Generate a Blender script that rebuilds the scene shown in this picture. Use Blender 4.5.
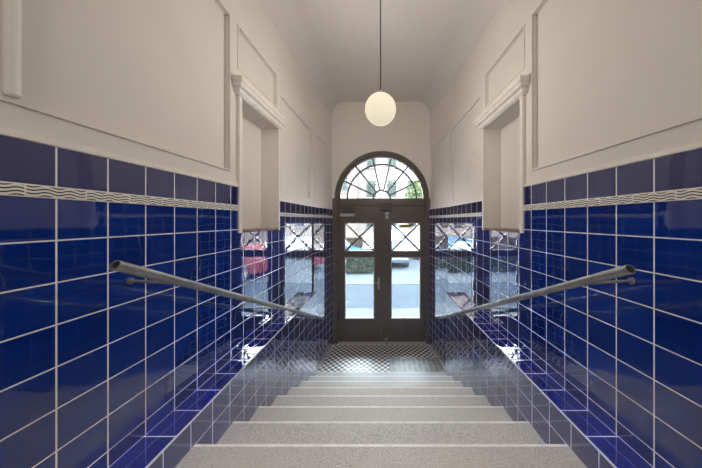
import bpy, bmesh, math, random
from mathutils import Vector, Matrix
for o in list(bpy.data.objects): bpy.data.objects.remove(o, do_unlink=True)
S = bpy.context.scene
COL = S.collection
random.seed(7)
PI = math.pi
# ---------------------------------------------------------------- units
# plan units: x right, d depth from the viewpoint, h height above eye level; M metres per unit
M = 1.15
EYE = 2.068                      # eye height above the entrance floor, in plan units
FPX = 227.0
def W(x, d, h): return Vector((x * M, d * M, (h + EYE) * M))
# ---------------------------------------------------------------- camera
cd = bpy.data.cameras.new('camera')
cd.sensor_width = 36.0
cd.sensor_fit = 'HORIZONTAL'
cd.lens = FPX / 702 * 36.0
cd.shift_x = -(381 - 351) / 702
cd.shift_y = -(234 - 220.5) / 702
cd.clip_start = 0.05
cam = bpy.data.objects.new('camera', cd)
COL.objects.link(cam)
cam.location = W(0, 0, 0)
cam.rotation_euler = (PI / 2, 0, 0)
S.camera = cam
# ---------------------------------------------------------------- world (bright overcast sky)
wd = bpy.data.worlds.new('world'); S.world = wd; wd.use_nodes = True
bg = wd.node_tree.nodes['Background']
bg.inputs['Color'].default_value = (0.97, 0.985, 1.0, 1)
bg.inputs['Strength'].default_value = 46.0
# ---------------------------------------------------------------- added fill light behind the viewpoint, no lamp is known there
def area(name, loc, rot, sx, sy, power, color):
    l = bpy.data.lights.new(name, 'AREA'); l.shape = 'RECTANGLE'; l.size = sx; l.size_y = sy
    l.energy = power; l.color = color
    o = bpy.data.objects.new(name, l); COL.objects.link(o); o.location = loc; o.rotation_euler = rot
    return o
area('upper_hall_fill', W(0, -1.6, 1.85), (math.radians(25), 0, 0), 1.4, 1.4, 28, (1.0, 0.95, 0.88))
LAMP_POWER = 105
# ---------------------------------------------------------------- exposure
vs = S.view_settings
S.display_settings.display_device = 'sRGB'
vs.view_transform = 'Standard'; vs.look = 'None'; vs.gamma = 1.0; vs.use_curve_mapping = False
vs.exposure = 0.25

# ---------------------------------------------------------------- materials
def nmat(name):
    m = bpy.data.materials.new(name); m.use_nodes = True
    nt = m.node_tree
    return m, nt, nt.nodes['Principled BSDF'], nt.nodes['Material Output']
def N(nt, t, **kw):
    n = nt.nodes.new(t)
    for k, v in kw.items(): setattr(n, k, v)
    return n
def math_node(nt, op, a, b=None, c=None):
    n = N(nt, 'ShaderNodeMath', operation=op)
    for i, v in enumerate((a, b, c)):
        if v is None: continue
        if isinstance(v, (int, float)): n.inputs[i].default_value = v
        else: nt.links.new(v, n.inputs[i])
    return n.outputs[0]
def smooth(nt, v, a, b):
    n = N(nt, 'ShaderNodeMapRange', interpolation_type='SMOOTHSTEP')
    nt.links.new(v, n.inputs['Value'])
    n.inputs['From Min'].default_value = a; n.inputs['From Max'].default_value = b
    return n.outputs[0]
def mixc(nt, f, a, b):
    n = N(nt, 'ShaderNodeMix', data_type='RGBA')
    if isinstance(f, (int, float)): n.inputs[0].default_value = f
    else: nt.links.new(f, n.inputs[0])
    for i, v in ((6, a), (7, b)):
        if isinstance(v, tuple): n.inputs[i].default_value = (*v, 1)
        else: nt.links.new(v, n.inputs[i])
    return n.outputs[2]
def noise(nt, scale, detail=3, coord='Object', rough=0.5):
    tc = N(nt, 'ShaderNodeTexCoord'); n = N(nt, 'ShaderNodeTexNoise')
    n.inputs['Scale'].default_value = scale; n.inputs['Detail'].default_value = detail
    n.inputs['Roughness'].default_value = rough
    nt.links.new(tc.outputs[coord], n.inputs['Vector'])
    return n.outputs['Fac']
def bump(nt, b, h, strength, dist):
    n = N(nt, 'ShaderNodeBump'); n.inputs['Strength'].default_value = strength; n.inputs['Distance'].default_value = dist
    nt.links.new(h, n.inputs['Height']); nt.links.new(n.outputs[0], b.inputs['Normal'])
def plain(name, col, rough=0.5, metal=0.0, var=0.12, scale=12, spec=0.5, bmp=0.0):
    m, nt, b, o = nmat(name)
    f = noise(nt, scale, 4)
    lo = tuple(c * (1 - var) for c in col); hi = tuple(min(1, c * (1 + var)) for c in col)
    nt.links.new(mixc(nt, smooth(nt, f, 0.3, 0.7), lo, hi), b.inputs['Base Color'])
    b.inputs['Roughness'].default_value = rough; b.inputs['Metallic'].default_value = metal
    b.inputs['Specular IOR Level'].default_value = spec
    if bmp: bump(nt, b, f, bmp, 0.01)
    return m
def plaster(name, col):
    m, nt, b, o = nmat(name)
    big = noise(nt, 1.3, 5); fine = noise(nt, 60, 3)
    c1 = mixc(nt, smooth(nt, big, 0.35, 0.75), tuple(c * 0.94 for c in col), col)
    # a few hairline cracks
    tc = N(nt, 'ShaderNodeTexCoord'); vo = N(nt, 'ShaderNodeTexVoronoi', feature='DISTANCE_TO_EDGE')
    vo.inputs['Scale'].default_value = 0.9
    wob = N(nt, 'ShaderNodeTexNoise'); wob.inputs['Scale'].default_value = 2.5; wob.inputs['Detail'].default_value = 4
    nt.links.new(tc.outputs['Object'], wob.inputs['Vector'])
    add = N(nt, 'ShaderNodeVectorMath', operation='MULTIPLY_ADD')
    nt.links.new(wob.outputs['Color'], add.inputs[0]); add.inputs[1].default_value = (0.5, 0.5, 0.5)
    nt.links.new(tc.outputs['Object'], add.inputs[2]); nt.links.new(add.outputs[0], vo.inputs['Vector'])
    line = smooth(nt, vo.outputs['Distance'], 0.004, 0.0)
    msk = smooth(nt, noise(nt, 0.8, 2), 0.55, 0.62)
    cr = math_node(nt, 'MULTIPLY', math_node(nt, 'MULTIPLY', line, msk), 0.35)
    nt.links.new(mixc(nt, cr, c1, tuple(c * 0.55 for c in col)), b.inputs['Base Color'])
    b.inputs['Roughness'].default_value = 0.75
    b.inputs['Specular IOR Level'].default_value = 0.25
    bump(nt, b, math_node(nt, 'ADD', math_node(nt, 'MULTIPLY', fine, 0.2), big), 0.15, 0.01)
    return m
def tile_mat(name, col, col2, grout=(0.88, 0.87, 0.88), g=0.017, rough=0.02, f0=0.065, f90=1.25, wob=0.10):
    """glazed square tiles, one per UV unit"""
    m, nt, b, o = nmat(name)
    uv = N(nt, 'ShaderNodeUVMap'); sep = N(nt, 'ShaderNodeSeparateXYZ'); nt.links.new(uv.outputs[0], sep.inputs[0])
    ds = []; ids = []
    for i in (0, 1):
        fr = math_node(nt, 'FRACT', math_node(nt, 'ADD', sep.outputs[i], 64.0))
        ds.append(math_node(nt, 'SUBTRACT', 0.5, math_node(nt, 'ABSOLUTE', math_node(nt, 'SUBTRACT', fr, 0.5))))
        ids.append(math_node(nt, 'FLOOR', sep.outputs[i]))
    d = math_node(nt, 'MINIMUM', ds[0], ds[1])
    tile = smooth(nt, d, g * 0.8, g * 1.25)
    cmb = N(nt, 'ShaderNodeCombineXYZ'); nt.links.new(ids[0], cmb.inputs[0]); nt.links.new(ids[1], cmb.inputs[1])
    wn = N(nt, 'ShaderNodeTexWhiteNoise', noise_dimensions='3D'); nt.links.new(cmb.outputs[0], wn.inputs['Vector'])
    cl = noise(nt, 9, 4)
    f = math_node(nt, 'ADD', math_node(nt, 'MULTIPLY', wn.outputs['Value'], 0.7), math_node(nt, 'MULTIPLY', cl, 0.3))
    c = mixc(nt, f, col, col2)
    nt.links.new(mixc(nt, tile, grout, c), b.inputs['Base Color'])
    b.inputs['Roughness'].default_value = 0.8; b.inputs['Specular IOR Level'].default_value = 0.0
    gl = N(nt, 'ShaderNodeBsdfGlossy'); gl.inputs['Roughness'].default_value = rough
    lw = N(nt, 'ShaderNodeLayerWeight'); lw.inputs['Blend'].default_value = 0.5
    fr_ = math_node(nt, 'ADD', f0, math_node(nt, 'MULTIPLY', math_node(nt, 'POWER', lw.outputs['Facing'], 2.0), f90))
    mx = N(nt, 'ShaderNodeMixShader'); nt.links.new(math_node(nt, 'MULTIPLY', fr_, tile), mx.inputs[0])
    nt.links.new(b.outputs[0], mx.inputs[1]); nt.links.new(gl.outputs[0], mx.inputs[2])
    nt.links.new(mx.outputs[0], o.inputs['Surface'])
    # pillowed edges, slight tilt of every tile and an uneven glaze
    edge = smooth(nt, d, g, 0.09)
    sub = N(nt, 'ShaderNodeVectorMath', operation='DOT_PRODUCT')
    frv = N(nt, 'ShaderNodeVectorMath', operation='FRACTION'); nt.links.new(uv.outputs[0], frv.inputs[0])
    cen = N(nt, 'ShaderNodeVectorMath', operation='SUBTRACT'); nt.links.new(wn.outputs['Color'], cen.inputs[0]); cen.inputs[1].default_value = (0.5, 0.5, 0.5)
    nt.links.new(frv.outputs[0], sub.inputs[0]); nt.links.new(cen.outputs[0], sub.inputs[1])
    nw = N(nt, 'ShaderNodeTexNoise'); nw.inputs['Scale'].default_value = 1.6; nw.inputs['Detail'].default_value = 1
    nt.links.new(uv.outputs[0], nw.inputs['Vector'])
    h = math_node(nt, 'ADD', math_node(nt, 'MULTIPLY', edge, 0.012),
                  math_node(nt, 'ADD', math_node(nt, 'MULTIPLY', sub.outputs['Value'], 0.03), math_node(nt, 'MULTIPLY', nw.outputs['Fac'], 0.03)))
    bump(nt, b, h, 1.0, 0.015 * wob / 0.1)
    for q in (gl, lw): nt.links.new(b.inputs['Normal'].links[0].from_socket, q.inputs['Normal'])
    return m
MAT = {}
MAT['plaster'] = plaster('cream_plaster', (0.80, 0.755, 0.70))
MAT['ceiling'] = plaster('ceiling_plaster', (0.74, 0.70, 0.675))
MAT['moulding'] = plain('painted_moulding', (0.80, 0.76, 0.70), 0.5, var=0.04)
MAT['tile'] = tile_mat('glazed_blue_tile', (0.003, 0.021, 0.17), (0.006, 0.036, 0.28))
MAT['tile_top'] = tile_mat('glazed_navy_tile', (0.005, 0.010, 0.10), (0.008, 0.016, 0.16))
MAT['tile_cap'] = tile_mat('glazed_cap_tile', (0.002, 0.012, 0.24), (0.004, 0.018, 0.33))
def wave_mat():
    m, nt, b, o = nmat('wave_border_tile')
    uv = N(nt, 'ShaderNodeUVMap'); sep = N(nt, 'ShaderNodeSeparateXYZ'); nt.links.new(uv.outputs[0], sep.inputs[0])
    u, v = math_node(nt, 'ADD', sep.outputs[0], 0.48), sep.outputs[1]
    wv = math_node(nt, 'MULTIPLY', math_node(nt, 'SINE', math_node(nt, 'MULTIPLY', u, 2 * PI * 2.5)), 0.085)
    s = math_node(nt, 'SINE', math_node(nt, 'MULTIPLY', math_node(nt, 'ADD', v, wv), 2 * PI * 3.5))
    line = smooth(nt, s, 0.25, 0.65)
    inner = math_node(nt, 'MULTIPLY', math_node(nt, 'GREATER_THAN', v, 0.08), math_node(nt, 'LESS_THAN', v, 0.94))
    fr = math_node(nt, 'ABSOLUTE', math_node(nt, 'SUBTRACT', math_node(nt, 'FRACT', math_node(nt, 'ADD', u, 64.0)), 0.5))
    joint = smooth(nt, fr, 0.478, 0.49)
    f = math_node(nt, 'MULTIPLY', math_node(nt, 'MULTIPLY', line, inner), math_node(nt, 'SUBTRACT', 1.0, joint))
    nt.links.new(mixc(nt, f, (0.86, 0.83, 0.75), (0.02, 0.02, 0.03)), b.inputs['Base Color'])
    b.inputs['Roughness'].default_value = 0.25
    bump(nt, b, math_node(nt, 'SUBTRACT', 1.0, f), 0.5, 0.004)
    return m
MAT['wave'] = wave_mat()
def granite():
    m, nt, b, o = nmat('speckled_stone')
    n1 = noise(nt, 160, 2); n2 = noise(nt, 70, 3); n3 = noise(nt, 2.0, 4)
    c = mixc(nt, smooth(nt, n1, 0.40, 0.62), (0.37, 0.35, 0.32), (0.55, 0.53, 0.495))
    c = mixc(nt, math_node(nt, 'MULTIPLY', smooth(nt, n2, 0.60, 0.68), 0.6), c, (0.24, 0.225, 0.21))
    c = mixc(nt, math_node(nt, 'MULTIPLY', smooth(nt, n3, 0.4, 0.7), 0.3), c, (0.58, 0.555, 0.52))
    nt.links.new(c, b.inputs['Base Color']); b.inputs['Roughness'].default_value = 0.55
    return m
MAT['stone'] = granite()
MAT['nosing'] = plain('worn_stone_edge', (0.80, 0.78, 0.74), 0.5, var=0.08, scale=40)
def mosaic():
    m, nt, b, o = nmat('checker_mosaic')
    tc = N(nt, 'ShaderNodeTexCoord'); ck = N(nt, 'ShaderNodeTexChecker'); ck.inputs['Scale'].default_value = 1 / 0.050
    mp = N(nt, 'ShaderNodeMapping'); mp.inputs['Location'].default_value = (0.005, 0.004, 0.013)
    nt.links.new(tc.outputs['Object'], mp.inputs[0]); nt.links.new(mp.outputs[0], ck.inputs['Vector'])
    ck.inputs['Color1'].default_value = (0.86, 0.84, 0.80, 1); ck.inputs['Color2'].default_value = (0.015, 0.016, 0.018, 1)
    f = noise(nt, 5, 4)
    nt.links.new(mixc(nt, math_node(nt, 'MULTIPLY', smooth(nt, f, 0.45, 0.8), 0.12), ck.outputs['Color'], (0.35, 0.33, 0.30)), b.inputs['Base Color'])
    b.inputs['Roughness'].default_value = 0.4
    return m
MAT['mosaic'] = mosaic()
MAT['border'] = plain('pale_stone_border', (0.50, 0.48, 0.44), 0.5, var=0.15)
def patch_mat():
    m, nt, b, o = nmat('grey_brick_tile')
    tc = N(nt, 'ShaderNodeTexCoord'); br = N(nt, 'ShaderNodeTexBrick')
    mp = N(nt, 'ShaderNodeMapping'); mp.inputs['Rotation'].default_value = (0, 0, PI / 2)
    nt.links.new(tc.outputs['Object'], mp.inputs[0]); nt.links.new(mp.outputs[0], br.inputs['Vector'])
    br.inputs['Scale'].default_value = 1.0; br.inputs['Brick Width'].default_value = 0.20; br.inputs['Row Height'].default_value = 0.085
    br.inputs['Mortar Size'].default_value = 0.007
    br.inputs['Color1'].default_value = (0.10, 0.10, 0.09, 1); br.inputs['Color2'].default_value = (0.19, 0.19, 0.17, 1)
    br.inputs['Mortar'].default_value = (0.42, 0.41, 0.37, 1)
    nt.links.new(br.outputs['Color'], b.inputs['Base Color']); b.inputs['Roughness'].default_value = 0.5
    return m
MAT['patch'] = patch_mat()
MAT['door'] = plain('brown_door_paint', (0.115, 0.095, 0.085), 0.38, var=0.10, scale=3)
MAT['steel'] = plain('brushed_steel', (0.50, 0.50, 0.49), 0.32, 0.9, var=0.1, scale=30)
MAT['rail'] = plain('dull_steel_tube', (0.36, 0.36, 0.34), 0.36, 0.65, var=0.18, scale=14)
MAT['brass'] = plain('dark_brass', (0.35, 0.25, 0.12), 0.4, 0.8)
MAT['darkplastic'] = plain('dark_grey_plastic', (0.055, 0.053, 0.052), 0.45)
MAT['whiteplastic'] = plain('light_grey_plastic', (0.45, 0.45, 0.44), 0.4)
MAT['sill'] = plain('brown_sill', (0.20, 0.14, 0.11), 0.5)
MAT['cord'] = plain('dark_cord', (0.05, 0.048, 0.045), 0.6)
MAT['yellow'] = plain('olive_yellow_sticker', (0.33, 0.27, 0.03), 0.5, var=0.15)
MAT['rubber'] = plain('black_rubber', (0.02, 0.02, 0.02), 0.7)
def glass(name, tint, haze, bumpy=0.0):
    m, nt, b, o = nmat(name); nt.nodes.remove(b)
    tr = N(nt, 'ShaderNodeBsdfTransparent'); tr.inputs[0].default_value = (*tint, 1)
    tl = N(nt, 'ShaderNodeBsdfTranslucent'); tl.inputs[0].default_value = (*tint, 1)
    gl = N(nt, 'ShaderNodeBsdfGlossy'); gl.inputs['Roughness'].default_value = 0.02
    m1 = N(nt, 'ShaderNodeMixShader'); m1.inputs[0].default_value = haze
    nt.links.new(tr.outputs[0], m1.inputs[1]); nt.links.new(tl.outputs[0], m1.inputs[2])
    lw = N(nt, 'ShaderNodeFresnel'); lw.inputs['IOR'].default_value = 1.4
    m2 = N(nt, 'ShaderNodeMixShader'); nt.links.new(lw.outputs[0], m2.inputs[0])
    nt.links.new(m1.outputs[0], m2.inputs[1]); nt.links.new(gl.outputs[0], m2.inputs[2])
    nt.links.new(m2.outputs[0], o.inputs['Surface'])
    return m
MAT['glass'] = glass('clear_glass', (0.97, 0.98, 0.98), 0.0)
MAT['film'] = glass('hazy_glass', (0.76, 0.82, 0.86), 0.004)
def globe_mat():
    m, nt, b, o = nmat('opal_glass_globe')
    b.inputs['Base Color'].default_value = (0.9, 0.87, 0.78, 1); b.inputs['Roughness'].default_value = 0.2
    f = noise(nt, 3, 2)
    nt.links.new(mixc(nt, f, (1.0, 0.88, 0.60), (1.0, 0.92, 0.68)), b.inputs['Emission Color'])
    b.inputs['Emission Strength'].default_value = 0.50
    return m
MAT['globe'] = globe_mat()

# ---------------------------------------------------------------- object helpers
def link(name, bm, mat, parent=None, smooth_=False, loc=None, recalc=True):
    """loc: world origin for the object (mesh coordinates are shifted to it)"""
    if recalc: bmesh.ops.recalc_face_normals(bm, faces=bm.faces)
    if loc is None:
        loc = Vector((0, 0, 0))
    else:
        bmesh.ops.translate(bm, verts=bm.verts, vec=-Vector(loc))
    me = bpy.data.meshes.new(name); bm.to_mesh(me); bm.free()
    if mat is not None:
        for mm in (mat if isinstance(mat, list) else [mat]): me.materials.append(MAT[mm] if isinstance(mm, str) else mm)
    if smooth_:
        for p in me.polygons: p.use_smooth = True
    o = bpy.data.objects.new(name, me); COL.objects.link(o)
    o.location = loc
    if parent is not None:
        o.parent = parent
        o.location = Vector(loc) - parent_world(parent)
    return o
def parent_world(p):
    v = Vector(p.location)
    while p.parent is not None:
        p = p.parent; v += Vector(p.location)
    return v
def empty(name, loc):
    o = bpy.data.objects.new(name, None); COL.objects.link(o); o.location = loc; o.empty_display_size = 0.1
    return o
def tag(o, label=None, cat=None, group=None, kind=None):
    if label: o['label'] = label
    if cat: o['category'] = cat
    if group: o['group'] = group
    if kind: o['kind'] = kind
    return o
def BM(): return bmesh.new()
def quad(bm, pts, uvs=None):
    vs_ = [bm.verts.new(p) for p in pts]
    f = bm.faces.new(vs_)
    if uvs:
        L = bm.loops.layers.uv.verify()
        for l, t in zip(f.loops, uvs): l[L].uv = t
    return f
def hexa(bm, p):
    """8 points: bottom ring 0-3, top ring 4-7"""
    v = [bm.verts.new(q) for q in p]
    for idx in ((3, 2, 1, 0), (4, 5, 6, 7), (0, 1, 5, 4), (1, 2, 6, 5), (2, 3, 7, 6), (3, 0, 4, 7)):
        bm.faces.new([v[i] for i in idx])
def box(bm, x0, x1, d0, d1, h0, h1):
    hexa(bm, [W(x0, d0, h0), W(x1, d0, h0), W(x1, d1, h0), W(x0, d1, h0), W(x0, d0, h1), W(x1, d0, h1), W(x1, d1, h1), W(x0, d1, h1)])
def wbox(bm, c, s, rz=0):
    """box in metres, centre c, size s"""
    r = Matrix.Rotation(rz, 3, 'Z')
    pts = []
    for z in (-.5, .5):
        for x, y in ((-.5, -.5), (.5, -.5), (.5, .5), (-.5, .5)):
            pts.append(Vector(c) + r @ Vector((x * s[0], y * s[1], z * s[2])))
    hexa(bm, pts)
def bev(bm, w, seg=2):
    bmesh.ops.bevel(bm, geom=list(bm.edges), offset=w, segments=seg, affect='EDGES', clamp_overlap=True)
def tube(bm, a, b, r, seg=16, caps=True, r2=None):
    a = Vector(a); b = Vector(b); ax = (b - a).normalized()
    up = Vector((0, 0, 1)) if abs(ax.z) < 0.9 else Vector((1, 0, 0))
    u = ax.cross(up).normalized(); v = ax.cross(u)
    r2 = r if r2 is None else r2
    A = []; B = []
    for i in range(seg):
        t = 2 * PI * i / seg; dr = u * math.cos(t) + v * math.sin(t)
        A.append(bm.verts.new(a + dr * r)); B.append(bm.verts.new(b + dr * r2))
    for i in range(seg): bm.faces.new((A[i], A[(i + 1) % seg], B[(i + 1) % seg], B[i]))
    if caps: bm.faces.new(A[::-1]); bm.faces.new(B)
    return A, B
def pipe(bm, a, b, r, t, seg=24):
    """hollow open-ended tube"""
    A, B = tube(bm, a, b, r, seg, False); C, D = tube(bm, a, b, r - t, seg, False)
    for P, Q in ((A, C), (B, D)):
        for i in range(seg): bm.faces.new((P[i], P[(i + 1) % seg], Q[(i + 1) % seg], Q[i]))
def lathe(bm, c, prof, seg=32, axis='Z'):
    rings = []
    for r, z in prof:
        ring = []
        for i in range(seg):
            t = 2 * PI * i / seg
            p = (r * math.cos(t), r * math.sin(t), z)
            if axis == 'Y': p = (p[0], p[2], p[1])
            ring.append(bm.verts.new(Vector(c) + Vector(p)))
        rings.append(ring)
    for a, b in zip(rings, rings[1:]):
        for i in range(seg): bm.faces.new((a[i], a[(i + 1) % seg], b[(i + 1) % seg], b[i]))
    bm.faces.new(rings[0][::-1]); bm.faces.new(rings[-1])

# ================================================================ ROOM SHELL
SLOPE = 0.035
D_BACK, D_COR, D_DOOR = -2.4, 3.12, 3.80
X_DOOR = 0.812
H_FLOOR = -EYE
H_LAND = -0.9115
H_CEIL, COVE = 1.99, 0.22
BACK = 0.012                                    # plaster lies this far behind the tile face
def Xs(d): return 0.998 - SLOPE * (d - 1.0)     # tile face along the stairs
X_COR = Xs(D_COR)
def Xw(d):
    if d <= D_COR: return Xs(d)
    return X_COR + (X_DOOR - X_COR) * (d - D_COR) / (D_DOOR - D_COR)
def Ulen(d):                                    # tile count along the wall
    if d <= D_COR: return (d - 0.705) / 0.1295
    return (D_COR - 0.705) / 0.1295 + (d - D_COR) * 1.02 / 0.131

TILE_H0 = -0.062
NEAR = dict(top=0.230, b1=0.103, b0=0.068)
FAR = dict(top=0.187, b1=0.075, b0=0.041)
NI0, NI1, NH0, NH1 = 1.585, 2.12, -0.075, 0.855  # niche opening
ND = 0.15
PAN = 0.027

def wall_grid(bm, sx, d0, d1, h0, h1, recs):
    """plaster face between d0 and d1 with rectangular recesses (a, b, ha, hb, depth)"""
    ds = sorted({d0, d1, *[r[0] for r in recs], *[r[1] for r in recs]})
    hs = sorted({h0, h1, *[r[2] for r in recs], *[r[3] for r in recs]})
    def dep(i, j):
        if not (0 <= i < len(ds) - 1 and 0 <= j < len(hs) - 1): return None
        dm = (ds[i] + ds[i + 1]) / 2; hm = (hs[j] + hs[j + 1]) / 2
        for a, b_, ha, hb, q in recs:
            if a < dm < b_ and ha < hm < hb: return q
        return 0.0
    def P(d, h, q): return W(sx * (Xw(d) + BACK + q), d, h)
    for i in range(len(ds) - 1):
        for j in range(len(hs) - 1):
            q = dep(i, j)
            quad(bm, [P(ds[i], hs[j], q), P(ds[i + 1], hs[j], q), P(ds[i + 1], hs[j + 1], q), P(ds[i], hs[j + 1], q)])
            for (ii, jj, e) in ((i + 1, j, ((ds[i + 1], hs[j]), (ds[i + 1], hs[j + 1]))), (i, j + 1, ((ds[i], hs[j + 1]), (ds[i + 1], hs[j + 1])))):
                q2 = dep(ii, jj)
                if q2 is None or q2 == q: continue
                quad(bm, [P(*e[0], q), P(*e[1], q), P(*e[1], q2), P(*e[0], q2)])
def strip(bm, sx, dl, h0, h1, off0, off1, vfun, ufun=Ulen, sharp=0.0):
    """slab along the wall from offset off1 (wall) to off0 (room side)"""
    for a, b in zip(dl, dl[1:]):
        pa, pb = Xw(a), Xw(b)
        quad(bm, [W(sx * (pa + off0), a, h0), W(sx * (pb + off0), b, h0), W(sx * (pb + off0), b, h1), W(sx * (pa + off0), a, h1)],
             [(ufun(a), vfun(h0)), (ufun(b), vfun(h0)), (ufun(b), vfun(h1)), (ufun(a), vfun(h1))])
        for h in (h0, h1):
            quad(bm, [W(sx * (pa + off0), a, h), W(sx * (pb + off0), b, h), W(sx * (pb + off1), b, h), W(sx * (pa + off1), a, h)],
                 [(0.5, 0.5)] * 4)
    for d in (dl[0], dl[-1]):
        quad(bm, [W(sx * (Xw(d) + off0), d, h0), W(sx * (Xw(d) + off0), d, h1), W(sx * (Xw(d) + off1), d, h1), W(sx * (Xw(d) + off1), d, h0)], [(0.5, 0.5)] * 4)

for side, sx in (('left', -1), ('right', 1)):
    bm = BM()
    wall_grid(bm, sx, D_BACK, D_COR, H_FLOOR - 0.02, H_CEIL - COVE, [
        (-1.25, 0.40, 0.335, 1.345, PAN), (0.60, 1.485, 0.335, 1.345, PAN), (1.575, 2.10, 1.06, 1.345, PAN),
        (NI0, NI1, NH0, NH1, ND), (2.20, 2.98, 0.295, 1.20, 0.010)])
    wall_grid(bm, sx, D_COR, D_DOOR, H_FLOOR - 0.02, H_CEIL - COVE, [(3.18, 3.70, 0.295, 1.20, 0.007)])
    wall = tag(link('wall_' + side, bm, 'plaster'), kind='structure')
    for (a, b, ha, hb) in ((-1.25, 0.40, 0.335, 1.345), (0.60, 1.485, 0.335, 1.345), (1.575, 2.10, 1.06, 1.345), (2.20, 2.98, 0.295, 1.20), (3.18, 3.70, 0.295, 1.20)):
        bm = BM()
        w, pr = 0.011, (0.006 if a < 2.15 else 0.003)
        for q in ((a - w, a, ha - w, hb + w), (b, b + w, ha - w, hb + w), (a, b, ha - w, ha), (a, b, hb, hb + w)):
            pts = []
            for h in (q[2], q[3]):
                pts += [W(sx * (Xw(q[0]) + BACK - pr), q[0], h), W(sx * (Xw(q[1]) + BACK - pr), q[1], h), W(sx * (Xw(q[1]) + BACK + 0.002), q[1], h), W(sx * (Xw(q[0]) + BACK + 0.002), q[0], h)]
            hexa(bm, pts)
        link('panel_moulding', bm, 'plaster', wall)
    # tile dado
    vf = lambda h: (h - TILE_H0) / 0.131
    bm = BM()
    strip(bm, sx, [D_BACK, 1.555], H_LAND - 1.16, NEAR['b0'], 0, BACK, vf)
    strip(bm, sx, [1.555, 2.135], H_LAND - 1.16, NH0 - 0.012, 0, BACK, vf)
    strip(bm, sx, [2.135, D_COR, D_DOOR], H_FLOOR - 0.02, FAR['b0'], 0, BACK, vf)
    link('tile_dado', bm, 'tile', wall)
    bm = BM()
    for z, dl in ((NEAR, [D_BACK, 1.555]), (FAR, [2.135, D_COR, D_DOOR])):
        strip(bm, sx, dl, z['b1'], z['top'], 0, BACK, lambda h, z=z: (h - z['b1']) / (z['top'] - z['b1']))
    link('top_tile_row', bm, 'tile_top', wall)
    bm = BM()
    for z, dl in ((NEAR, [D_BACK, 1.555]), (FAR, [2.135, D_COR, D_DOOR])):
        strip(bm, sx, dl, z['b0'], z['b1'], -0.003, BACK, lambda h, z=z: (h - z['b0']) / (z['b1'] - z['b0']))
    link('wave_border', bm, 'wave', wall)
    bm = BM()
    for z, dl in ((NEAR, [D_BACK, 1.555]), (FAR, [2.135, D_COR, D_DOOR])):
        strip(bm, sx, dl, z['top'], z['top'] + 0.013, -0.004, BACK + 0.002, lambda h: 0)
        strip(bm, sx, dl, z['top'] + 0.013, z['top'] + 0.020, 0.003, BACK + 0.002, lambda h: 0)
    link('dado_moulding', bm, 'moulding', wall)
    # niche surround: jambs, lintel, cornice, sill
    def nbox(bm, d0, d1, h0, h1, prot, back=BACK + 0.002):
        pts = []
        for h in (h0, h1):
            pts += [W(sx * (Xw(d0) - prot), d0, h), W(sx * (Xw(d1) - prot), d1, h), W(sx * (Xw(d1) + back), d1, h), W(sx * (Xw(d0) + back), d0, h)]
        hexa(bm, pts)
    bm = BM()
    nbox(bm, 1.555, NI0, NH0 - 0.012, 0.905, 0.010)
    nbox(bm, NI1, 2.14, NH0 - 0.012, 0.905, 0.006)
    nbox(bm, NI0, NI1, NH1, 0.905, 0.006)
    link('niche_surround', bm, 'moulding', wall)
    bm = BM()
    # cornice profile swept along the wall, returned at both ends
    prof = [(0.014, 0.860), (0.026, 0.875), (0.028, 0.895), (0.046, 0.905), (0.050, 0.925), (0.058, 0.934), (0.058, 0.962), (0.050, 0.972), (-BACK, 0.980)]
    ends = []
    for d, sgn in ((1.535, -1), (2.155, 1)):
        ring = []
        for p, h in prof:
            dd = d + sgn * (max(p, 0) - 0.022) * 0.85
            ring.append(bm.verts.new(W(sx * (Xw(dd) - p), dd, h)))
        wallr = []
        for p, h in prof:
            dd = d + sgn * (max(p, 0) - 0.022) * 0.85
            wallr.append(bm.verts.new(W(sx * (Xw(dd) + BACK + 0.002), dd, h)))
        ends.append((ring, wallr))
    for (r0, w0) in ends:
        for i in range(len(prof) - 1): bm.faces.new((r0[i], r0[i + 1], w0[i + 1], w0[i]))
    for i in range(len(prof) - 1): bm.faces.new((ends[0][0][i], ends[0][0][i + 1], ends[1][0][i + 1], ends[1][0][i]))
    bm.faces.new((ends[0][0][0], ends[1][0][0], ends[1][1][0], ends[0][1][0]))
    link('niche_cornice', bm, 'moulding', wall)
    bm = BM()
    nbox(bm, NI0 + 0.001, NI1 - 0.001, NH0 - 0.010, NH0 + 0.006, 0.004, BACK + ND - 0.001)
    link('niche_sill', bm, 'sill', wall)
    # plinth along the stairs with a tiled ledge
    P0, P1 = 0.795, 2.87
    def Xp(d): return 0.865 - (d - 1.06) * (0.865 - 0.8185) / (2.87 - 1.06)
    bm = BM()
    lv = lambda h: (h - H_LAND) / 0.131
    def up(d): return (d - 1.034) / 0.1285
    quad(bm, [W(sx * Xp(P0), P0, H_FLOOR - 0.02), W(sx * Xp(P1), P1, H_FLOOR - 0.02), W(sx * Xp(P1), P1, H_LAND), W(sx * Xp(P0), P0, H_LAND)],
         [(up(P0), lv(H_FLOOR - 0.02)), (up(P1), lv(H_FLOOR - 0.02)), (up(P1), lv(H_LAND)), (up(P0), lv(H_LAND))])
    quad(bm, [W(sx * Xp(P1), P1, H_FLOOR - 0.02), W(sx * Xw(P1), P1, H_FLOOR - 0.02), W(sx * Xw(P1), P1, H_LAND), W(sx * Xp(P1), P1, H_LAND)],
         [(0, lv(H_FLOOR - 0.02)), (0.9, lv(H_FLOOR - 0.02)), (0.9, lv(H_LAND)), (0, lv(H_LAND))])
    pl = tag(link('trim_1' if sx < 0 else 'trim_2', bm, 'tile'), kind='structure')
    bm = BM()
    uc = lambda d: (d - 0.956) / 0.131
    e = 0.004
    n = 1
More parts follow.
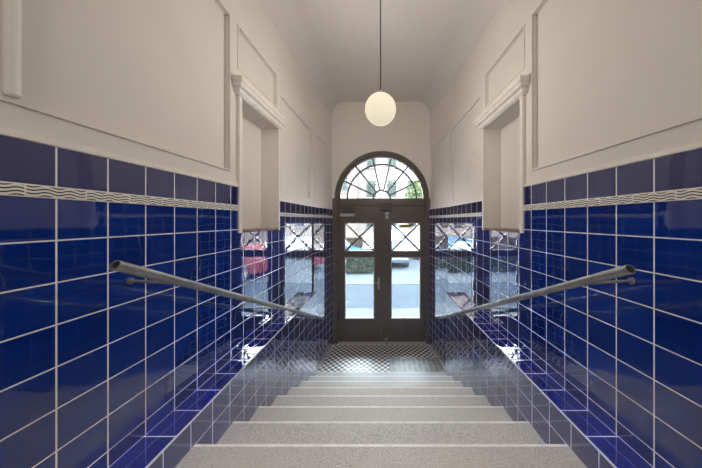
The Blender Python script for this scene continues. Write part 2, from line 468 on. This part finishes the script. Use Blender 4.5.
    quad(bm, [W(sx * (Xp(P0) - e), P0, H_LAND + 0.002), W(sx * (Xp(P1) - e), P1, H_LAND + 0.002), W(sx * Xw(P1), P1, H_LAND + 0.002), W(sx * Xw(P0), P0, H_LAND + 0.002)],
         [(uc(P0), 0), (uc(P1), 0), (uc(P1), 1), (uc(P0), 1)])
    quad(bm, [W(sx * (Xp(P0) - e), P0, H_LAND + 0.002), W(sx * (Xp(P1) - e), P1, H_LAND + 0.002), W(sx * (Xp(P1) - e), P1, H_LAND - 0.008), W(sx * (Xp(P0) - e), P0, H_LAND - 0.008)],
         [(0, 0), (1, 0), (1, 0), (0, 0)])
    link('plinth_cap', bm, 'tile_cap', pl)

# end wall with the arched opening
AX, AH, AR = 0.014, 0.367, 0.798
bm = BM()
seg = 48
arc = [(AX + AR * math.cos(PI * i / seg), AH + AR * math.sin(PI * i / seg)) for i in range(seg + 1)]
def outer(i):
    t = PI * i / seg; c, s_ = math.cos(t), math.sin(t)
    k = min((0.96 - AX) / abs(c) if abs(c) > 1e-6 else 99, (H_CEIL + 0.02 - AH) / s_ if s_ > 1e-6 else 99)
    return (AX + k * c, AH + k * s_)
for dd in (D_DOOR, D_DOOR + 0.22):
    for i in range(seg):
        a, b = arc[i], arc[i + 1]; c, d = outer(i + 1), outer(i)
        quad(bm, [W(a[0], dd, a[1]), W(b[0], dd, b[1]), W(c[0], dd, c[1]), W(d[0], dd, d[1])])
        if (c[0] - d[0]) * (c[1] - d[1]) != 0:   # corner triangle
            q = (max(c[0], d[0], key=abs), max(c[1], d[1]))
            bm.faces.new([bm.verts.new(W(*p)) for p in ((c[0], dd, c[1]), (d[0], dd, d[1]), (q[0], dd, q[1]))])
    for s_ in (-1, 1):
        x0, x1 = (AX - AR, -0.96) if s_ < 0 else (AX + AR, 0.96)
        quad(bm, [W(x0, dd, H_FLOOR - 0.02), W(x1, dd, H_FLOOR - 0.02), W(x1, dd, AH), W(x0, dd, AH)])
for i in range(seg):
    a, b = arc[i], arc[i + 1]
    quad(bm, [W(a[0], D_DOOR, a[1]), W(b[0], D_DOOR, b[1]), W(b[0], D_DOOR + 0.22, b[1]), W(a[0], D_DOOR + 0.22, a[1])])
wf = tag(link('wall_front', bm, 'plaster'), kind='structure')
bm = BM(); box(bm, -0.80, 0.80, D_DOOR - 0.018, D_DOOR + 0.01, 1.805, 1.830); box(bm, -0.80, 0.80, D_DOOR - 0.010, D_DOOR + 0.01, 1.795, 1.805)
link('picture_rail', bm, 'moulding', wf)
bm = BM()
quad(bm, [W(-1.2, D_BACK, H_FLOOR), W(1.2, D_BACK, H_FLOOR), W(1.2, D_BACK, H_CEIL + .02), W(-1.2, D_BACK, H_CEIL + .02)])
tag(link('wall_back', bm, 'plaster'), kind='structure')
# ceiling with coved sides
bm = BM()
dl = [D_BACK, D_COR, D_DOOR + 0.02]
for a, b in zip(dl, dl[1:]):
    def rowp(d):
        pts = []
        for k in range(9):
            t = k / 8 * PI / 2
            pts.append((-(Xw(d) + BACK) + COVE * (1 - math.cos(t)), H_CEIL - COVE + COVE * math.sin(t)))
        return pts + [(-x, h) for x, h in pts[::-1]]
    A_, B_ = rowp(a), rowp(b)
    for i in range(len(A_) - 1):
        quad(bm, [W(A_[i][0], a, A_[i][1]), W(B_[i][0], b, B_[i][1]), W(B_[i + 1][0], b, B_[i + 1][1]), W(A_[i + 1][0], a, A_[i + 1][1])])
bmesh.ops.remove_doubles(bm, verts=bm.verts, dist=1e-5)
tag(link('ceiling', bm, 'ceiling', smooth_=True), kind='structure')
# floors
bm = BM()
box(bm, -0.96, 0.96, 2.88, D_DOOR + 0.14, H_FLOOR - 0.06, H_FLOOR)
fl = tag(link('floor', bm, 'mosaic'), kind='structure')
for sx in (-1, 1):
    bm = BM()
    dl = [2.90, D_COR, D_DOOR]
    for a, b in zip(dl, dl[1:]):
        pts = []
        for h in (H_FLOOR - 0.01, H_FLOOR + 0.002):
            pts += [W(sx * (Xw(a) - 0.055), a, h), W(sx * (Xw(b) - 0.055), b, h), W(sx * (Xw(b) + BACK), b, h), W(sx * (Xw(a) + BACK), a, h)]
        hexa(bm, pts)
    link('floor_border', bm, 'border', fl)
bm = BM(); box(bm, -0.79, 0.80, D_DOOR - 0.03, D_DOOR + 0.12, H_FLOOR - 0.01, H_FLOOR + 0.008)
link('threshold', bm, 'border', fl)
bm = BM()
pts = []
for h in (H_FLOOR - 0.008, H_FLOOR + 0.003):
    pts += [W(0.115, 2.92, h), W(0.895, 2.92, h), W(Xw(3.41) - 0.02, 3.41, h), W(0.125, 3.41, h)]
hexa(bm, pts)
link('floor_patch', bm, 'patch', fl)
bm = BM()
box(bm, -1.2, 1.2, D_BACK, 0.795 - 0.02, H_LAND - 0.1, H_LAND)
tag(link('floor_upper', bm, 'stone'), kind='structure')

# ================================================================ STAIRCASE
st = tag(empty('staircase', W(0, 1.99, H_FLOOR)), 'straight flight of speckled grey stone steps running down to the entrance door', 'stairs')
RISER, TREAD = 0.1285, 0.265
for k in range(-1, 8):
    h = -1.04 - RISER * k
    dn = 1.06 + TREAD * k
    db = dn - TREAD - 0.012
    bm = BM()
    pts = []
    for hh in (max(h - 0.30, H_FLOOR), h):
        pts += [W(-Xp(db) , db, hh), W(Xp(db), db, hh), W(Xp(dn), dn - 0.016, hh), W(-Xp(dn), dn - 0.016, hh)]
    hexa(bm, pts)
    sp = link('step', bm, 'stone', st)
    bm = BM()
    # worn rounded nosing strip
    prof = [(-0.017, -0.034), (-0.017, 0.0), (-0.006, 0.0), (-0.002, -0.002), (0.0, -0.007), (0.0, -0.028), (-0.004, -0.034)]
    A_ = [bm.verts.new(W(-Xp(dn), dn + p, h + q)) for p, q in prof]; B_ = [bm.verts.new(W(Xp(dn), dn + p, h + q)) for p, q in prof]
    for i in range(len(prof)):
        j = (i + 1) % len(prof); bm.faces.new((A_[i], A_[j], B_[j], B_[i]))
    bm.faces.new(A_); bm.faces.new(B_[::-1])
    tag(link('nosing', bm, 'nosing', sp), 'pale worn front edge')

# ================================================================ ENTRANCE DOOR
PXD = FPX / 3.855
def dx(x): return (x - 381.0) / PXD
def dh(y): return (220.5 - y) / PXD
DF = D_DOOR + 0.035        # face of the frame
door = tag(empty('door_1', W(AX, D_DOOR + .05, H_FLOOR)), 'brown double entrance door with crossed upper panes under an arched fanlight', 'door', kind='structure')
def dbox(bm, x0, x1, y0, y1, d0, d1): box(bm, dx(x0), dx(x1), d0, d1, dh(y1), dh(y0))
bm = BM()
YB = 342.4
dbox(bm, 333.0, 338.2, 198.5, YB, D_DOOR - 0.006, DF + 0.12)
dbox(bm, 425.6, 431.0, 198.5, YB, D_DOOR - 0.006, DF + 0.12)
dbox(bm, 338.2, 425.6, 198.5, 205.5, DF, DF + 0.12)
dbox(bm, 333.6, 430.4, 199.5, 203.0, DF - 0.012, DF)
bev(bm, 0.004, 1)
link('door_frame', bm, 'door', door)
# fanlight
bm = BM()
def ringseg(bm, r0, r1, d0, d1, n=40, t0=0, t1=PI, c=(AX, AH)):
    R = []
    for i in range(n + 1):
        t = t0 + (t1 - t0) * i / n
        cs, sn = math.cos(t), math.sin(t)
        R.append([bm.verts.new(W(c[0] + r * cs, d, c[1] + r * sn)) for r, d in ((r0, d0), (r1, d0), (r1, d1), (r0, d1))])
    for a, b in zip(R, R[1:]):
        for i in range(4):
            j = (i + 1) % 4; bm.faces.new((a[i], a[j], b[j], b[i]))
    bm.faces.new(R[0]); bm.faces.new(R[-1][::-1])
ringseg(bm, 0.753, AR + 0.002, DF - 0.01, DF + 0.12)
ringseg(bm, 0.711, 0.754, DF + 0.02, DF + 0.10)
fan = link('fanlight', bm, 'door', door)
bm = BM()
ringseg(bm, 0.579, 0.603, DF + 0.035, DF + 0.075)
link('muntin', bm, 'door', fan)
bm = BM(); ringseg(bm, 0.132, 0.162, DF + 0.03, DF + 0.08)
link('muntin', bm, 'door', fan)
for k in range(1, 7):
    t = PI * k / 7
    a = Vector((math.cos(t), math.sin(t))); nrm = Vector((-a.y, a.x)) * 0.0115
    bm = BM()
    p0, p1 = a * 0.150, a * 0.715
    pts = []
    for d in (DF + 0.036, DF + 0.074):
        for q in (p0 + nrm, p1 + nrm, p1 - nrm, p0 - nrm): pts.append(W(AX + q.x, d, AH + q.y))
    hexa(bm, pts)
    link('muntin', bm, 'door', fan)
bm = BM()
n = 40
for d in (DF + 0.053, DF + 0.057):
    c = bm.verts.new(W(AX, d, AH))
    vs_ = [bm.verts.new(W(AX + 0.71 * math.cos(PI * i / n), d, AH + 0.71 * math.sin(PI * i / n))) for i in range(n + 1)]
    for i in range(n): bm.faces.new((c, vs_[i], vs_[i + 1]))
link('pane', bm, 'glass', fan)
# leaves
def leaf(x0, x1, g0, g1, handed):
    bm = BM()
    d0, d1 = DF + 0.028, DF + 0.076
    ya, yb, yc, yd = 222.6, 251.6, 257.2, 319.4
    dbox(bm, x0, g0, 205.5, YB - 0.4, d0, d1); dbox(bm, g1, x1, 205.5, YB - 0.4, d0, d1)
    for y0, y1 in ((205.5, ya), (yb, yc), (yd, YB - 0.4)): dbox(bm, g0, g1, y0, y1, d0, d1)
    lf = link('door_leaf', bm, 'door', door)
    # glazing beads round both panes; pale colour stands in for light on the reveals
    bm = BM()
    for y0, y1 in ((ya, yb), (yc, yd)):
        w = 0.9
        dbox(bm, g0, g0 + w, y0, y1, d0 + 0.012, d1 - 0.012); dbox(bm, g1 - w, g1, y0, y1, d0 + 0.012, d1 - 0.012)
        dbox(bm, g0 + w, g1 - w, y0, y0 + w, d0 + 0.012, d1 - 0.012); dbox(bm, g0 + w, g1 - w, y1 - w, y1, d0 + 0.012, d1 - 0.012)
    tag(link('glazing_bead', bm, 'bead', lf), 'pale edge round the glass, light on the reveals put into its colour')
    dm = (d0 + d1) / 2
    for y0, y1, mt in ((ya, yb, 'glass'), (yc, yd, 'film')):
        bm = BM(); dbox(bm, g0 + 0.3, g1 - 0.3, y0 + 0.3, y1 - 0.3, dm - 0.002, dm + 0.002); link('pane', bm, mt, lf)
    cx, cy = (g0 + g1) / 2, (ya + yb) / 2
    for s_ in (-1, 1):
        bm = BM()
        p0 = Vector((dx(cx - s_ * (g1 - g0) / 2), dh(ya))); p1 = Vector((dx(cx + s_ * (g1 - g0) / 2), dh(yb)))
        dr = (p1 - p0).normalized(); p0 += dr * 0.012; p1 -= dr * 0.012
        nr = Vector((-dr.y, dr.x)) * 0.0135
        pts = []
        for d in (dm - 0.012, dm + 0.012):
            for q in (p0 + nr, p1 + nr, p1 - nr, p0 - nr): pts.append(W(q.x, d, q.y))
        hexa(bm, pts)
        link('crossbar', bm, 'door', lf)
    return lf, d0, dm
MAT['bead'] = plain('reveal_light_paint', (0.55, 0.54, 0.52), 0.5, var=0.05)  # pale tone painted in for daylight on the glass reveals
lfL, d0, dm = leaf(338.4, 381.6, 344.6, 374.4, 1)
lfR, d0, dm = leaf(382.0, 425.4, 391.0, 420.6, -1)
# rebate strip covering the meeting of the leaves
bm = BM(); dbox(bm, 380.0, 383.6, 206, YB - 1, d0 - 0.012, d0); bev(bm, 0.004, 1); link('meeting_strip', bm, 'door', lfR)
# lever handle on a back plate
bm = BM()
dbox(bm, 377.6, 379.6, 277.5, 289.5, d0 - 0.008, d0); bev(bm, 0.003, 2)
hp = W(dx(378.6), d0 - 0.005, dh(282.6))
tube(bm, hp, hp + Vector((0, -0.05, 0)), 0.010, 12)
tube(bm, hp + Vector((0.008, -0.045, 0)), hp + Vector((-0.085, -0.045, 0)), 0.0095, 12)
tube(bm, W(dx(378.6), d0 - 0.004, dh(287.2)), W(dx(378.6), d0 - 0.014, dh(287.2)), 0.010, 12)
tag(link('door_handle', bm, 'steel', lfL), 'silver lever handle')
bm = BM()
lathe(bm, W(dx(386.2), d0 - 0.02, dh(338.0)), [(0.012, 0.03), (0.020, 0.0), (0.030, -0.012), (0.030, -0.03), (0.022, -0.04), (0.004, -0.044)], 20, 'Y')
tag(link('door_stop', bm, 'steel', lfR), 'round metal door stop knob')
bm = BM(); dbox(bm, 340.4, 354.6, 213.6, 216.6, d0 - 0.035, d0); bev(bm, 0.006, 2)
tag(link('door_closer_arm', bm, 'whiteplastic', lfL), 'pale metal bar of the door closer')
bm = BM(); dbox(bm, 343, 354, 207.4, 212.6, d0 - 0.045, d0); bev(bm, 0.008, 2)
link('door_closer', bm, 'darkplastic', lfL)
bm = BM(); dbox(bm, 379.5, 392.5, 203.2, 206.4, DF - 0.045, DF - 0.012); dbox(bm, 380.3, 391.7, 206.4, 210.4, DF - 0.038, DF); bev(bm, 0.008, 2)
link('latch_box', bm, 'darkplastic', door)
bm = BM(); dbox(bm, 385.2, 388.8, 212.0, 215.0, d0 - 0.03, d0); dbox(bm, 385.4, 388.6, 215.6, 218.8, d0 - 0.022, d0); bev(bm, 0.005, 2)
tag(link('door_contact', bm, 'whiteplastic', lfR), 'small pale door contact box')
bm = BM(); dbox(bm, 399.3, 411.8, 224.6, 227.7, dm - 0.005, dm - 0.003)
tag(link('sticker', bm, 'yellow', lfR), 'olive yellow strip sticker on the glass')
bm = BM(); dbox(bm, 410.6, 413.6, 223.6, 225.6, dm - 0.006, dm - 0.0042)
link('sticker', bm, 'darkplastic', lfR)

# ================================================================ HANDRAILS
for sx, side, dnr in ((-1, 'left', 0.657), (1, 'right', 0.700)):
    D0, D1 = dnr, 2.885
    def rp(d):
        t = (d - 0.657) / (2.885 - 0.657)
        return W(sx * (0.770 - 0.020 * t), d, -0.129 - 1.110 * t)
    hr = tag(empty('handrail', rp(1.9)), 'grey steel tube handrail on the %s blue tiled wall' % side, 'handrail')
    bm = BM(); pipe(bm, rp(D0), rp(D1), 0.0175, 0.003, 28)
    link('rail_tube', bm, 'rail', hr, smooth_=False)
    for d in (0.905, 1.86, 2.78):
        bm = BM()
        p = rp(d)
        wl = W(sx * Xw(d), d, 0); wl.z = p.z + 0.014
        if H_LAND > wl.z / M - EYE: wl.x = sx * Xp(d) * M
        tube(bm, wl, p + Vector((sx * 0.014, 0, 0)), 0.0065, 10)
        br = link('bracket', bm, 'rail', hr)
        bm = BM(); tube(bm, wl, wl + Vector((-sx * 0.006, 0, 0)), 0.016, 16); link('wall_plate', bm, 'steel', br)

# ================================================================ PENDANT LAMP
GC = W(-0.004, 1.80, 0.880); GR = 0.1415
lamp = tag(empty('pendant_lamp', GC + Vector((0, 0, -GR))), 'round glowing opal globe lamp hanging on a long dark cord', 'lamp')
bm = BM()
prof = [(max(0.002, GR * math.sin(PI * i / 32)), -GR * math.cos(PI * i / 32)) for i in range(33)]
lathe(bm, GC, prof, 48)
link('globe', bm, 'globe', lamp, smooth_=True)
ctop = (H_CEIL + EYE) * M
bm = BM(); tube(bm, GC + Vector((0, 0, GR + 0.02)), Vector((GC.x, GC.y, ctop - 0.03)), 0.0055, 10)
tag(link('cord', bm, 'cord', lamp), 'thin dark cord')
bm = BM(); lathe(bm, GC + Vector((0, 0, GR)), [(0.030, -0.006), (0.030, 0.010), (0.012, 0.022), (0.008, 0.035)], 24)
link('globe_cap', bm, 'steel', lamp)
bm = BM(); lathe(bm, Vector((GC.x, GC.y, ctop)), [(0.010, -0.06), (0.045, -0.03), (0.055, 0.0)], 24)
link('ceiling_rose', bm, 'whiteplastic', lamp)
pl_ = bpy.data.lights.new('globe_light', 'POINT'); pl_.energy = LAMP_POWER; pl_.shadow_soft_size = GR + 0.02; pl_.color = (1.0, 0.93, 0.83)
plo = bpy.data.objects.new('globe_light', pl_); COL.objects.link(plo); plo.location = GC

# ================================================================ CONDUIT on the left wall
bm = BM()
d_ = 0.622; xx = Xw(d_) + BACK
a = W(-xx + 0.012, d_, 0.345); b = W(-xx + 0.012, d_, 1.70)
tube(bm, a, b, 0.0165, 20)
cd_ = tag(link('cable_conduit', bm, 'moulding', smooth_=False, loc=a), 'cream painted vertical conduit pipe on the upper left wall', 'conduit')
bm = BM(); lathe(bm, a, [(0.006, -0.010), (0.014, -0.007), (0.0175, 0.0), (0.0175, 0.010)], 20)
link('end_cap', bm, 'moulding', cd_)

# ================================================================ STREET OUTSIDE
def ground(name, d0, d1, h, mat, x=16):
    bm = BM(); box(bm, -x, x, d0, d1, h - 0.2, h); return tag(link(name, bm, mat), kind='structure')
MAT['paving'] = plain('pale_paving', (0.034, 0.037, 0.041), 0.95, var=0.08, scale=4, spec=0.03)
MAT['asphalt'] = plain('blue_grey_asphalt', (0.0175, 0.0215, 0.026), 0.95, var=0.12, scale=6, spec=0.03)
MAT['kerb'] = plain('pale_concrete', (0.03, 0.035, 0.04), 0.95, var=0.08, scale=3, spec=0.03)
MAT['facade'] = plain('white_render', (0.060, 0.059, 0.058), 0.95, var=0.03, scale=1, spec=0.03)
MAT['pink'] = plain('pale_pink_render', (0.052, 0.047, 0.046), 0.95, var=0.03, scale=1, spec=0.03)
MAT['wframe'] = plain('green_grey_window', (0.018, 0.026, 0.025), 0.95, spec=0.03)
MAT['wglass'] = plain('dark_window_glass', (0.012, 0.017, 0.018), 0.95, spec=0.03)
MAT['leaf'] = plain('hedge_leaf', (0.014, 0.017, 0.013), 0.95, var=0.5, scale=5, spec=0.03)
MAT['leaf2'] = plain('bright_leaf', (0.022, 0.036, 0.016), 0.95, var=0.4, scale=5, spec=0.03)
MAT['bark'] = plain('bark', (0.08, 0.06, 0.045), 0.9)
MAT['brownwall'] = plain('brown_brick_wall', (0.014, 0.012, 0.011), 0.95, var=0.2, spec=0.03)
ground('floor_pavement', D_DOOR + 0.14, 5.37, H_FLOOR - 0.01, 'paving')
ground('floor_road', 5.37, 7.4, H_FLOOR - 0.03, 'asphalt')
ground('floor_far_pavement', 7.4, 17.0, H_FLOOR - 0.01, 'kerb')
def leaves(bm, n, inside, size, seed):
    rnd = random.Random(seed)
    for _ in range(n):
        p = inside(rnd)
        nrm = Vector((rnd.gauss(0, 1), rnd.gauss(0, 1), rnd.gauss(0, 1))).normalized()
        t = nrm.cross(Vector((rnd.gauss(0, 1), rnd.gauss(0, 1), rnd.gauss(0, 1)))).normalized(); s_ = nrm.cross(t)
        L = size * rnd.uniform(0.6, 1.3)
        quad(bm, [p - t * L, p - s_ * L * 0.5, p + t * L, p + s_ * L * 0.5])
# hedge
hx0, hx1, hd0, hd1, hh0, hh1 = -6.5, -0.22, 8.75, 9.3, H_FLOOR, -1.24
bm = BM()
rnd = random.Random(3)
def hp_(r):
    f = r.random()
    x = r.uniform(hx0, hx1); d = r.uniform(hd0, hd1); h = r.uniform(hh0 + .06, hh1)
    if f < .5: d = hd0 + abs(r.gauss(0, .04))
    elif f < .8: h = hh1 - abs(r.gauss(0, .04))
    return W(x, d, h)
leaves(bm, 6500, hp_, 0.06, 5)
wbox(bm, (W(hx0, 0, 0).x * .5 + W(hx1, 0, 0).x * .5, 9.04 * M, (H_FLOOR + EYE + .40) * M), ((hx1 - hx0 - .15) * M, .36 * M, .74 * M))
tag(link('hedge', bm, 'leaf', loc=W((hx0 + hx1) / 2, 9.0, H_FLOOR), recalc=False), 'dark clipped hedge across the street behind the left door glass', 'hedge')
# low wall behind the hedge
bm = BM(); box(bm, -6.5, -1.0, 12.2, 12.5, H_FLOOR - .02, -0.98); wl_ = link('garden_wall', bm, 'brownwall', loc=W(-3.7, 12.3, H_FLOOR))
tag(wl_, 'brown boundary wall behind the hedge across the street', 'wall')
bm = BM(); box(bm, -6.5, -0.97, 12.15, 12.55, -0.98, -0.93); link('coping', bm, 'brownwall', wl_)
# buildings
def building(name, label, x0, x1, d0, depth, top, mat, cols, rows, h_first, seed=1):
    b = empty(name, W((x0 + x1) / 2, d0, H_FLOOR)); tag(b, label, 'building')
    bm = BM(); box(bm, x0, x1, d0, d0 + depth, H_FLOOR - .02, top); link('facade', bm, mat, b)
    bm = BM(); box(bm, x0 - .15, x1 + .15, d0 - .2, d0 + depth + .1, top, top + .25); link('roof_cornice', bm, mat, b)
    for r in range(rows):
        for c in range(cols):
            cx = x0 + (c + .5) * (x1 - x0) / cols; h0 = h_first + r * 2.35
            bm = BM(); w, hh = .36, .66
            for q in ((cx - w, cx - w + .07, h0 - hh, h0 + hh), (cx + w - .07, cx + w, h0 - hh, h0 + hh), (cx - .035, cx + .035, h0 - hh, h0 + hh),
                      (cx - w, cx + w, h0 + hh - .07, h0 + hh), (cx - w, cx + w, h0 - hh, h0 - hh + .07), (cx - w, cx + w, h0 + .2, h0 + .26)):
                box(bm, q[0], q[1], d0 - .05, d0 + .02, q[2], q[3])
            wn = link('window', bm, 'wframe', b)
            bm = BM(); box(bm, cx - w, cx + w, d0 - .02, d0 + .01, h0 - hh, h0 + hh); link('window_pane', bm, 'wglass', wn)
            bm = BM(); box(bm, cx - w - .08, cx + w + .08, d0 - .14, d0, h0 - hh - .1, h0 - hh); link('window_ledge', bm, 'facade', wn)
building('apartment_house', 'white apartment house with grey green windows across the street, behind the door', -3.2, 8.2, 18, 4, 6.0, 'facade', 7, 3, 0.15)
building('sky_screen_house', 'cream rendered house added at the right to hide the sky mirrored in the left tiles', 8.6, 22, 17, 3, 5.2, 'pink', 7, 2, 0.2)  # added house, keeps the bright sky out of the tile reflections
building('town_house', 'pale pink rendered house left of the white apartment house', -16, -1.75, 15.5, 2.2, 5.0, 'pink', 8, 2, 0.3)
# tree
tr = tag(empty('street_tree', W(2.2, 14, H_FLOOR)), 'green street tree seen through the right of the fanlight', 'tree')
bm = BM(); tube(bm, W(2.2, 14, H_FLOOR - .01), W(2.25, 14, 1.0), .12, 12, True, .07)
for k in range(5):
    t = k * 1.3; tube(bm, W(2.22, 14, .3 + k * .12), W(2.25 + .7 * math.cos(t), 14 + .6 * math.sin(t), 1.3 + .2 * k), .05, 8, True, .02)
link('trunk', bm, 'bark', tr)
bm = BM()
def cp(r):
    v = Vector((r.gauss(0, 1), r.gauss(0, 1), r.gauss(0, 1))).normalized() * r.random() ** .4
    return W(2.3 + v.x * .85, 14 + v.y * .8, 1.6 + v.z * .9)
leaves(bm, 1500, cp, .09, 9)
link('crown', bm, 'leaf2', tr, recalc=False)
# vehicles
def car(name, label, cat, x, d, rz, paint, L, Wd, Hh, van=False):
    """length along local +y (front at -y)"""
    base = W(x, d, H_FLOOR - .01)
    root = tag(empty(name, base), label, cat)
    if van: side_ = [(-.5, .16), (-.5, .42), (-.47, .52), (-.36, .60), (-.24, .97), (-.18, 1.0), (.47, 1.0), (.5, .94), (.5, .16)]
    else: side_ = [(-.5, .2), (-.5, .42), (-.46, .52), (-.22, .62), (-.08, .95), (0.0, 1.0), (.22, 1.0), (.38, .68), (.49, .62), (.5, .2)]
    R = Matrix.Rotation(rz, 3, 'Z')
    def P(u, y, z): return base + R @ Vector((u, y, z))
    bm = BM()
    def ring(u, inset): return [bm.verts.new(P(u * (1 - (inset * max(0, (z - .6)) / .4)), y * L, z * Hh)) for y, z in side_]
    A_ = ring(-Wd / 2, .14); B_ = ring(Wd / 2, .14)
    n = len(side_)
    for i in range(n):
        j = (i + 1) % n; bm.faces.new((A_[i], A_[j], B_[j], B_[i]))
    bm.faces.new(A_[::-1]); bm.faces.new(B_)
    bev(bm, .035, 2)
    body = link('body', bm, paint, root)
    # windscreen, rear window, side windows
    def wpane(pts, nm):
        bm = BM(); v = [Vector(q) for q in pts]
        nr = (v[1] - v[0]).cross(v[2] - v[0]).normalized() * .012
        hexa(bm, [q - nr for q in v] + [q + nr for q in v]); link(nm, bm, 'carglass', root)
    i0 = 3
    (ya, za), (yb, zb) = side_[3], side_[4]
    t0, t1 = .12, .9
    f = lambda t: (ya + (yb - ya) * t, za + (zb - za) * t)
    (y0, z0), (y1, z1) = f(t0), f(t1)
    wpane([P(-Wd * .42, y0 * L - .01, z0 * Hh), P(Wd * .42, y0 * L - .01, z0 * Hh), P(Wd * .38, y1 * L - .01, z1 * Hh), P(-Wd * .38, y1 * L - .01, z1 * Hh)], 'windscreen')
    yr = (.30, .24) if not van else (.42, .42)
    for s_ in (-1, 1):
        u0 = s_ * Wd / 2 * (1 - .14 * .06 / .4) ; u1 = s_ * Wd / 2 * (1 - .14 * .32 / .4)
        wpane([P(u0, -.14 * L, .66 * Hh), P(u0, (.34 if not van else .05) * L, .66 * Hh), P(u1, (.22 if not van else .05) * L, .92 * Hh), P(u1, -.06 * L, .92 * Hh)], 'side_window')
    for yy in (-.32, .32):
        for s_ in (-1, 1):
            bm = BM(); r = .17 * Hh if van else .23 * Hh
            c = P(s_ * Wd * .46, yy * L, r); ax = R @ Vector((.10, 0, 0)); tube(bm, c - ax, c + ax, r, 20)
            wh = link('wheel', bm, 'rubber', root)
            bm = BM(); ax2 = R @ Vector((s_ * .11, 0, 0)); tube(bm, c + ax2 * .8, c + ax2, r * .6, 16); link('hub_cap', bm, 'steel', wh)
    for s_ in (-1, 1):
        bm = BM(); c = P(s_ * Wd * .36, -.5 * L, .44 * Hh); wbox(bm, c, (.28, .06, .10), rz); bev(bm, .02, 1); link('headlamp', bm, 'whiteplastic', root)
    bm = BM(); wbox(bm, P(0, -.5 * L, .25 * Hh), (Wd * .9, .08, .14), rz); bev(bm, .02, 1); link('bumper', bm, 'darkplastic', root)
    return root
MAT['carglass'] = plain('car_glass', (0.05, 0.07, 0.09), 0.05)
MAT['vanpaint'] = plain('light_blue_van_paint', (0.022, 0.032, 0.045), 0.6, var=0.03, spec=0.05)
MAT['bluepaint'] = plain('bright_blue_car_paint', (0.004, 0.026, 0.055), 0.5, var=0.03, spec=0.1)
MAT['redpaint'] = plain('red_car_paint', (0.055, 0.010, 0.013), 0.5, var=0.03, spec=0.1)
MAT['greypaint'] = plain('dark_grey_car_paint', (0.07, 0.08, 0.09), 0.2, var=0.03)
car('van', 'light blue van parked facing the door, behind the right glass', 'van', 0.42, 11.6, 0, 'vanpaint', 4.6, 1.85, 2.05, True)
car('car', 'bright blue car parked behind the hedge, beyond the left glass', 'car', -2.05, 10.6, PI / 2, 'bluepaint', 3.6, 1.7, 1.42)
car('car', 'red car standing on the road right of the door, mirrored in the left wall tiles', 'car', 4.4, 8.3, PI / 2, 'redpaint', 4.0, 1.75, 1.32)
car('car', 'dark grey car parked at the far kerb, right of the van', 'car', 3.5, 12.6, PI / 2, 'greypaint', 4.0, 1.75, 1.45)
bpy.context.view_layer.update()
